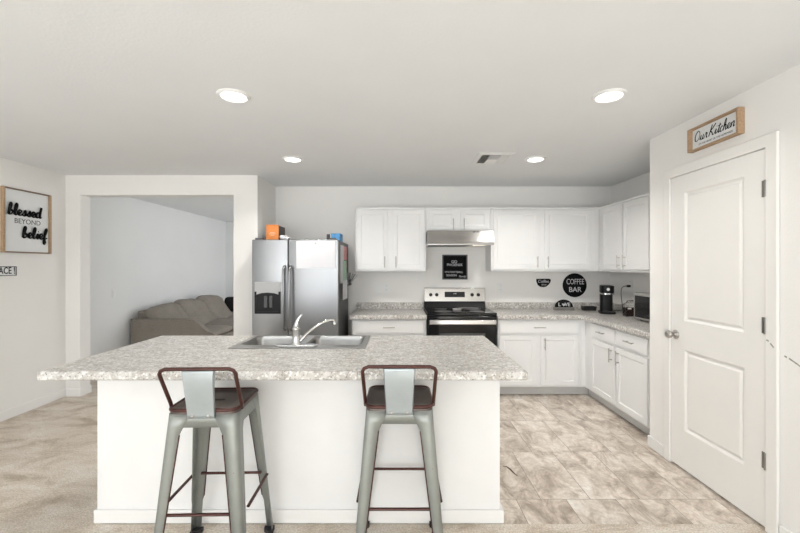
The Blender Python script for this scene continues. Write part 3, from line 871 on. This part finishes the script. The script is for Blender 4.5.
# things on top of the fridge
ob = thing('cardboard_box', 'orange box with a dark side standing at the left on the fridge', 'box', (-1.475, 4.30, 1.701))
bobj('front_panel', 'orange', (0, .135, 0, .012, 0, .185), ob); bobj('carton', 'brown', (.001, .134, .0125, .25, 0, .176), ob)
text_part(ob, 'SNACKS', .022, .0675, -.001, .075, 'cream', 'print', .0005) if False else None
bm = nb()
for z, l in ((.095, .05), (.08, .07), (.066, .04)): box(bm, .0675 - l / 2, .0675 + l / 2, -.0008, -.0002, z, z + .006)
obj('print', bm, 'cream', ob)
bm = nb(); pillow_mesh(bm, .055, .05, .03, .7, wrinkle=.006); o = tag(obj('cloth', bm, 'paper', smooth=True), 'crumpled white cloth beside the orange box on the fridge', 'cloth'); o.location = (-1.275, 4.32, 1.738)
bm = nb(); lathe(bm, [(0, 0), (.08, 0), (.14, .022), (.143, .026), (.08, .006), (0, .006)], 32); o = tag(obj('plate', bm, 'dish', smooth='auto'), 'white shallow plate lying in the middle of the fridge top', 'plate'); o.location = (-.93, 4.36, 1.7015)
bm = nb(); prism(bm, rrect(-.016, .016, -.02, .02, .01, 3), 'z', 0, .082); o = tag(obj('bottle', bm, 'brown', bev=.004), 'small dark upright bottle beside the blue box on the fridge', 'bottle'); o.location = (-.795, 4.32, 1.701)
bx = tag(bobj('cardboard_box', 'blue', (-.05, .05, -.09, .09, 0, .085), bev=.002), 'blue box at the right front corner of the fridge top', 'box'); bx.location = (-.70, 4.34, 1.701)

# ------------------------------------------------------------------ signs
ls = thing('wood_framed_sign', 'wood framed square sign reading blessed beyond belief on the left wall', 'sign', (XL + .001, 3.578, 1.556), 90)
LW, LH = .497, .61
bobj('panel', 'signwhite', (.01, LW - .01, -.012, -.0, .008, LH - .008), ls)
for x in (0, LW - .02): bobj('side_rail', 'oak', (x, x + .02, -.03, -.0005, 0, LH), ls, bev=.001)
for z in (0, LH - .012): bobj('cross_rail', 'walnut', (.0205, LW - .0205, -.03, -.0005, z, z + .012), ls, bev=.001)
script(ls, 'blessed', .045, .385, .362, .052, -.024, .0088, 'matte', 'script_word', slant=.1, rise=-.004, flat=.8)
script(ls, 'belief', .185, .448, .150, .052, -.024, .0088, 'matte', 'script_word', slant=.1, rise=-.004, flat=.8)
text_part(ls, 'BEYOND', .068, .255, -.0125, .304, 'darkgrey', 'printed_word', .0008, 1.0)

ps = thing('word_sign', 'small white sign with black lettering below the framed sign', 'sign', (XL + .001, 3.285, 1.338), 90)
bobj('panel', 'signwhite', (0, .435, -.010, 0, 0, .088), ps)
bm = nb()
for d in ((.0, .435, 0, .006), (.0, .435, .082, .088), (.0, .006, .006, .082), (.429, .435, .006, .082)): box(bm, d[0], d[1], -.0125, -.0101, d[2], d[3])
obj('border', bm, 'matte', ps)
text_part(ps, 'PLACE !', .088, .315, -.0105, .046, 'matte', 'lettering', .001, .72, bold=.0012)

ks = thing('wood_framed_sign', 'long wood framed sign reading Our Kitchen above the pantry door', 'sign', (XP - .001, 2.633, 2.19), -90)
KW, KH = .395, .152
bobj('panel', 'signwhite', (.008, KW - .008, -.014, 0, .006, KH - .006), ks)
for x in (0, KW - .014): bobj('side_rail', 'oak', (x, x + .014, -.04, -.0005, 0, KH), ks, bev=.001)
for z in (0, KH - .010): bobj('cross_rail', 'oak', (.0145, KW - .0145, -.04, -.0005, z, z + .010), ks, bev=.001)
script(ks, 'Our Kitchen', .03, .345, .062, .031, -.0155, .0030, 'matte', 'script_word', slant=.25, flat=.4)
text_part(ks, "IT'S THE HEART OF THE HOMEMADE", .016, .2, -.0145, .036, 'darkgrey', 'printed_words', .0004)

lb = thing('letter_board', 'square black letter board on the wall between stove and hood', 'sign', (.53, YB - .001, 1.262))
bobj('felt', 'matte', (.012, .303, -.012, 0, .012, .298), lb)
for d in ((0, .315, 0, .014), (0, .315, .296, .31)): bobj('frame_rail', 'darkgrey', (d[0], d[1], -.022, -.0005, d[2], d[3]), lb)
for x in (0, .301): bobj('frame_stile', 'darkgrey', (x, x + .014, -.022, -.0005, .0145, .2955), lb)
text_part(lb, 'GO', .048, .15, -.0125, .222, 'paper', 'letters'); text_part(lb, 'PHOENIX', .046, .155, -.0125, .182, 'paper', 'letters')
text_part(lb, "IT'S FOOTBALL", .034, .145, -.0125, .092, 'paper', 'letters'); text_part(lb, 'SEASON', .036, .115, -.0125, .052, 'paper', 'letters')
text_part(lb, 'Family', .036, .25, -.0125, .038, 'paper', 'letters', shear=.3)

bm = nb(); lathe(bm, [(0, 0), (.148, 0), (.149, -.004), (.149, -.012), (.146, -.014), (0, -.014)], 48, (0, 0, 0), 'y')
cb = tag(obj('round_sign', bm, 'matte', smooth='auto'), 'round black coffee bar sign on the wall under the wall cabinets', 'sign'); cb.location = (2.19, YB - .001, 1.19)
text_part(cb, 'COFFEE', .098, .005, -.0145, .042, 'paper', 'letters', .001, .66)
text_part(cb, 'BAR', .088, .003, -.0145, -.056, 'paper', 'letters', .001, 1.0, bold=.001)
bm = nb(); pts = [(-.09, .05), (-.088, .015), (-.07, -.028), (-.04, -.05), (0, -.054), (.035, -.046), (.065, -.02), (.085, .01), (.09, .03), (.085, .045), (.07, .052)]
prism(bm, pts, 'y', -.012, 0); cs = tag(obj('cup_sign', bm, 'matte'), 'small black cup shaped coffee sign left of the round sign', 'sign'); cs.location = (1.80, YB - .001, 1.22)
text_part(cs, 'Coffee', .052, -.005, -.0125, .018, 'paper', 'letters', .0008, shear=.2); text_part(cs, 'time', .036, .0, -.0125, -.022, 'greypaper', 'letters', .0008, shear=.3)

# ------------------------------------------------------------------ counter things
nh = thing('arched_sign', 'low arched black tabletop sign with white letters on a grey base', 'sign', (1.995, 4.74, CT))
bm = nb(); prism(bm, [(.108 * math.cos(R(a * 10)), .035 + .092 * math.sin(R(a * 10))) for a in range(19)], 'y', 0, .02); obj('arch', bm, 'matte', nh)
bobj('base', 'greywood', (-.118, .118, -.018, .04, 0, .0345), nh, bev=.002)
text_part(nh, 'L   VE', .06, .0, -.001, .066, 'paper', 'letters', .0008, 1.0, bold=.001)
bm = nb(); prism(bm, [(-.004, .045), (.018, .066), (.016, .078), (.007, .081), (-.004, .073), (-.015, .081), (-.024, .078), (-.026, .066)], 'y', -.002, -.0002); obj('heart', bm, 'paper', nh)

bm = nb(); rings = []
for g, z in ((.006, 0), (0, .05), (.006, .05), (.012, .008)):
    rings.append([bm.verts.new((x, y, z)) for x, y in rrect(-.078 + g, .078 - g, -.05 + g, .05 - g, .012, 3)])
for a, b_ in zip(rings, rings[1:]):
    for k in range(len(a)): bm.faces.new((a[k], a[(k + 1) % len(a)], b_[(k + 1) % len(a)], b_[k]))
bm.faces.new(rings[0][::-1]); bm.faces.new(rings[-1])
o = tag(obj('tray', bm, 'tray'), 'small low black tray on the corner countertop beside the coffee maker', 'tray'); o.location = (2.275, 4.70, CT)

cm = thing('coffee_maker', 'slim black single cup coffee maker with a silver band', 'coffee maker', (2.345, 4.42, CT), -20)
bm = nb(); prism(bm, rrect(-.08, .08, -.11, .13, .05, 6), 'z', 0, .022); obj('base', bm, 'black', cm, bev=.004)
bm = nb(); prism(bm, rrect(-.062, .062, -.005, .125, .03, 6), 'z', .0225, .215); obj('column', bm, 'black', cm, bev=.004)
bm = nb(); prism(bm, rrect(-.066, .066, -.095, .125, .045, 6), 'z', .2325, .315); hdm = obj('brew_head', bm, 'black', cm, bev=.008)
bm = nb(); prism(bm, rrect(-.067, .067, -.097, .126, .045, 6), 'z', .2155, .232); obj('silver_band', bm, 'chrome', cm)
bm = nb(); lathe(bm, [(0, .0225), (.045, .0225), (.045, .028), (0, .028)], 24, (0, -.055, 0)); obj('drip_tray', bm, 'darkgrey', cm, smooth='auto')
bm = nb(); lathe(bm, [(.0, -.0955), (.016, -.0955), (.016, -.098), (0, -.098)], 20, (0, 0, .275), 'y'); obj('button', bm, 'nickel', hdm, smooth='auto')

jr = thing('coffee_canister', 'square clamp-lid glass canister half full of ground coffee', 'canister', (2.455, 4.13, CT), -8)
bm = nb(); rings = []
for g, z in ((.004, .0), (0, .006), (0, .125), (.014, .142), (.026, .15), (.03, .15), (.018, .138), (.004, .122), (.004, .008)):
    rings.append([bm.verts.new((x, y, z)) for x, y in rrect(-.074 + g, .074 - g, -.06 + g, .06 - g, .018, 5)])
for a, b_ in zip(rings, rings[1:]):
    for k in range(len(a)): bm.faces.new((a[k], a[(k + 1) % len(a)], b_[(k + 1) % len(a)], b_[k]))
bm.faces.new(rings[0][::-1]); bm.faces.new(rings[-1]); obj('jar', bm, 'glass', jr, smooth='auto')
bm = nb(); prism(bm, rrect(-.0685, .0685, -.0545, .0545, .015, 5), 'z', .0085, .094); obj('coffee', bm, 'coffee', jr)
bm = nb(); lathe(bm, [(0, .156), (.048, .156), (.052, .162), (.045, .170), (.012, .176), (.012, .186), (0, .188)], 24); obj('lid', bm, 'glass', jr, smooth='auto')
bm = nb(); tube(bm, [(.051 * math.cos(a * math.pi / 12), .051 * math.sin(a * math.pi / 12), .153) for a in range(24)], .0028, 6, closed=True); tube(bm, [(-.053, 0, .153), (-.066, 0, .145), (-.07, 0, .12), (-.066, 0, .10)], .002, 6); obj('wire_clamp', bm, 'chrome', jr, smooth=True)
bobj('tag', 'dish', (-.065, -.03, -.0625, -.061, .082, .098), jr)

mw = thing('microwave_oven', 'stainless microwave with a dark door beside the pantry wall', 'microwave', (2.335, 3.875, CT), -90)
bobj('case', 'steelh', (0, .46, .0, .285, .012, .275), mw, bev=.006)
d = bobj('door', 'steelh', (.006, .34, -.018, -.0005, .016, .27), mw, bev=.004)
bobj('window', 'blackglass', (.03, .325, -.0195, -.0182, .036, .245), d)
bobj('control_panel', 'darkgrey', (.343, .454, -.018, -.0005, .016, .27), mw, bev=.003)
for x in (.03, .40):
    for y in (.03, .23): bobj('foot', 'rubber', (x, x + .03, y, y + .03, 0, .0118), mw)


def plate(name, label, cat, loc, rz, kind, grp=None, w_=.07, h_=.115):
    p = thing(name, label, cat, loc, rz, grp)
    bobj('cover_plate', 'white', (-w_ / 2, w_ / 2, -.006, 0, -h_ / 2, h_ / 2), p, bev=.002)
    if kind == 'outlet':
        for z in (-.024, .024):
            bm = nb(); prism(bm, rrect(-.016, .016, z - .015, z + .015, .008, 4), 'y', -.0085, -.0062); r_ = obj('receptacle', bm, 'white', p)
            bm = nb(); box(bm, -.007, -.005, -.0088, -.0086, z - .003, z + .007); box(bm, .005, .007, -.0088, -.0086, z - .003, z + .007); obj('slots', bm, 'darkgrey', r_)
    else:
        bobj('rocker', 'white', (-.016, .016, -.0095, -.0062, -.033, .033), p, bev=.002)
    return p


G = 'white wall plates'
plate('light_switch', 'white light switch left of the outlet above the short countertop', 'switch', (-.272, YB - .0005, 1.155), 0, 'switch', G)
plate('wall_outlet', 'white outlet above the short countertop left of the stove', 'outlet', (-.17, YB - .0005, 1.155), 0, 'outlet', G)
plate('wall_outlet', 'white outlet on the back wall just right of the stove', 'outlet', (1.262, YB - .0005, 1.155), 0, 'outlet', G)
plate('wall_outlet', 'white outlet with a black plug on the right wall above the canister', 'outlet', (XR - .0005, 4.47, 1.225), -90, 'outlet', G)
plate('light_switch', 'white light switch on the living room wall left of the sofa', 'switch', (LX + .0005, 5.34, 1.055), 90, 'switch', G)
pc = thing('power_cord', 'black plug and cord hanging from the right wall outlet', 'cord', (0, 0, 0))
bm = nb(); box(bm, XR - .045, XR - .0095, 4.455, 4.485, 1.188, 1.214); obj('plug', bm, 'black', pc, bev=.004)
bm = nb(); tube(bm, [tuple(p) for p in catmull([Vector(p) for p in ((XR - .045, 4.47, 1.2), (XR - .08, 4.47, 1.198), (XR - .115, 4.46, 1.17), (XR - .125, 4.45, 1.10), (XR - .11, 4.46, 1.02), (XR - .10, 4.47, .95), (XR - .11, 4.47, .926), (XR - .19, 4.50, .9195))], 5)], .0035, 8); obj('cord', bm, 'black', pc, smooth=True)

# ------------------------------------------------------------------ ceiling lights and vent
G = 'recessed ceiling lights'
for i, (x, y, l) in enumerate(((-.976, 2.29, 'round recessed ceiling light at left above the island'), (1.228, 2.29, 'round recessed ceiling light at right nearest the pantry sign'),
                               (-1.0, 3.64, 'small round recessed ceiling light near the refrigerator'), (1.265, 3.64, 'small round recessed ceiling light beside the air vent'))):
    if i == 0:
        cl = thing('ceiling_light', l, 'ceiling light', (x, y, CEIL), 0, G)
        bm = nb(); lathe(bm, [(.068, -.004), (.072, -.012), (.078, -.014), (.092, -.006), (.094, -.0003), (.068, -.0003)], 40); obj('trim_ring', bm, 'white', cl, smooth='auto')
        bm = nb(); lathe(bm, [(0, -.006), (.0675, -.006), (.0675, -.002), (0, -.002)], 32); obj('diffuser', bm, 'lamp', cl)
    else: dup(cl, (x, y, CEIL), 0, l)
    area('can_lamp', (x, y, CEIL - .016), (0, 0, 0), .13, .13, P_CAN * (1 if y < 3 else 2.7), (1, .97, .93), 'DISK', 140)

vt = thing('ceiling_vent', 'square louvered air vent in the kitchen ceiling', 'vent', (.86, 3.63, CEIL - .0005))
bm = nb(); V0 = [bm.verts.new((x, y, z)) for z, q in ((0, .16), (-.004, .16), (-.010, .125), (0, .12)) for x, y in ((-q, -q * 1.2), (q, -q * 1.2), (q, q * 1.2), (-q, q * 1.2))]
for k in range(3):
    for i in range(4): bm.faces.new((V0[k * 4 + i], V0[k * 4 + (i + 1) % 4], V0[k * 4 + 4 + (i + 1) % 4], V0[k * 4 + 4 + i]))
obj('frame', bm, 'white', vt)
bobj('duct_opening', 'duct', (-.123, .123, -.146, .146, -.003, -.0005), vt)
bobj('center_panel', 'white', (-.05, .05, -.005, .14, -.012, -.009), vt)
def slat(name, x0, x1, y0, y1, ang, ax):
    bm = nb(); box(bm, -x0, x0, -x1, x1, -.0006, .0006); o = obj(name, bm, 'white', vt); o.location = (y0, y1, -.009); o.rotation_euler = (0, R(ang), 0) if ax == 'y' else (R(ang), 0, 0)
for k in range(5): slat('louver', .009, .14, -.117 + k * .0145, 0, -50, 'y')
for k in range(5): slat('louver', .009, .14, .058 + k * .0145, 0, 28, 'y')
for k in range(7): slat('louver', .05, .009, 0, -.13 + k * .018, 45, 'x')

# ------------------------------------------------------------------ living room sofa
so = thing('sofa', 'taupe fabric sofa along the living room wall beyond the opening', 'sofa', (LX + .05, 5.60, 0))
bobj('base', 'sofa', (0, 1.0, .13, 2.65, .08, .32), so, bev=.02)
ap = [(0, .06), (0, .655), (.02, .668), (.80, .668), (.90, .65), (.97, .60), (1.03, .54), (1.10, .485), (1.18, .46), (1.2, .44), (1.2, .06)]
bm = nb(); prism(bm, ap, 'y', .0, .125); obj('arm', bm, 'sofa', so, bev=.018, seg=3)
bm = nb(); prism(bm, ap, 'y', 2.655, 2.78); obj('arm', bm, 'sofa', so, bev=.018, seg=3)
bm = nb(); tube(bm, [tuple(p) for p in [(x, .002, z) for x, z in ap[1:10]]], .009, 6); obj('piping', bm, 'sofa', so, smooth=True)
bobj('back', 'sofa', (.0, .13, .13, 2.65, .3205, .77), so, bev=.03, seg=3)
for k in range(3):
    bm = nb(); pillow_mesh(bm, .46, .41, .075, .25, mat=Matrix.Translation((.64, .55 + k * .84, .40))); obj('seat_cushion', bm, 'sofa', so, smooth=True)
for k in range(3):
    mt = Matrix.Translation((.34, .45 + k * .70, .58 + .012 * k)) @ Matrix.Rotation(R(50 + 3 * k), 4, 'Y') @ Matrix.Rotation(R((4, -5, -4)[k]), 4, 'Z')
    bm = nb(); pillow_mesh(bm, .31, .385, .13, .28, mat=mt, wrinkle=.010); obj('back_cushion', bm, 'sofa', so, smooth=True)
for x in (.06, 1.08):
    for y in (.06, 2.70): bobj('leg', 'black', (x, x + .05, y, y + .05, 0, .0795 if False else .0595), so)
bm = nb(); pillow_mesh(bm, .20, .155, .06, .4, mat=Matrix.Translation((0, 0, .155)) @ Matrix.Rotation(R(82), 4, 'X'), wrinkle=.004)
o = tag(obj('throw_pillow', bm, 'pillow', smooth=True), 'dark charcoal throw pillow at the far end of the sofa', 'pillow'); o.location = (LX + .46, 8.13, .485)
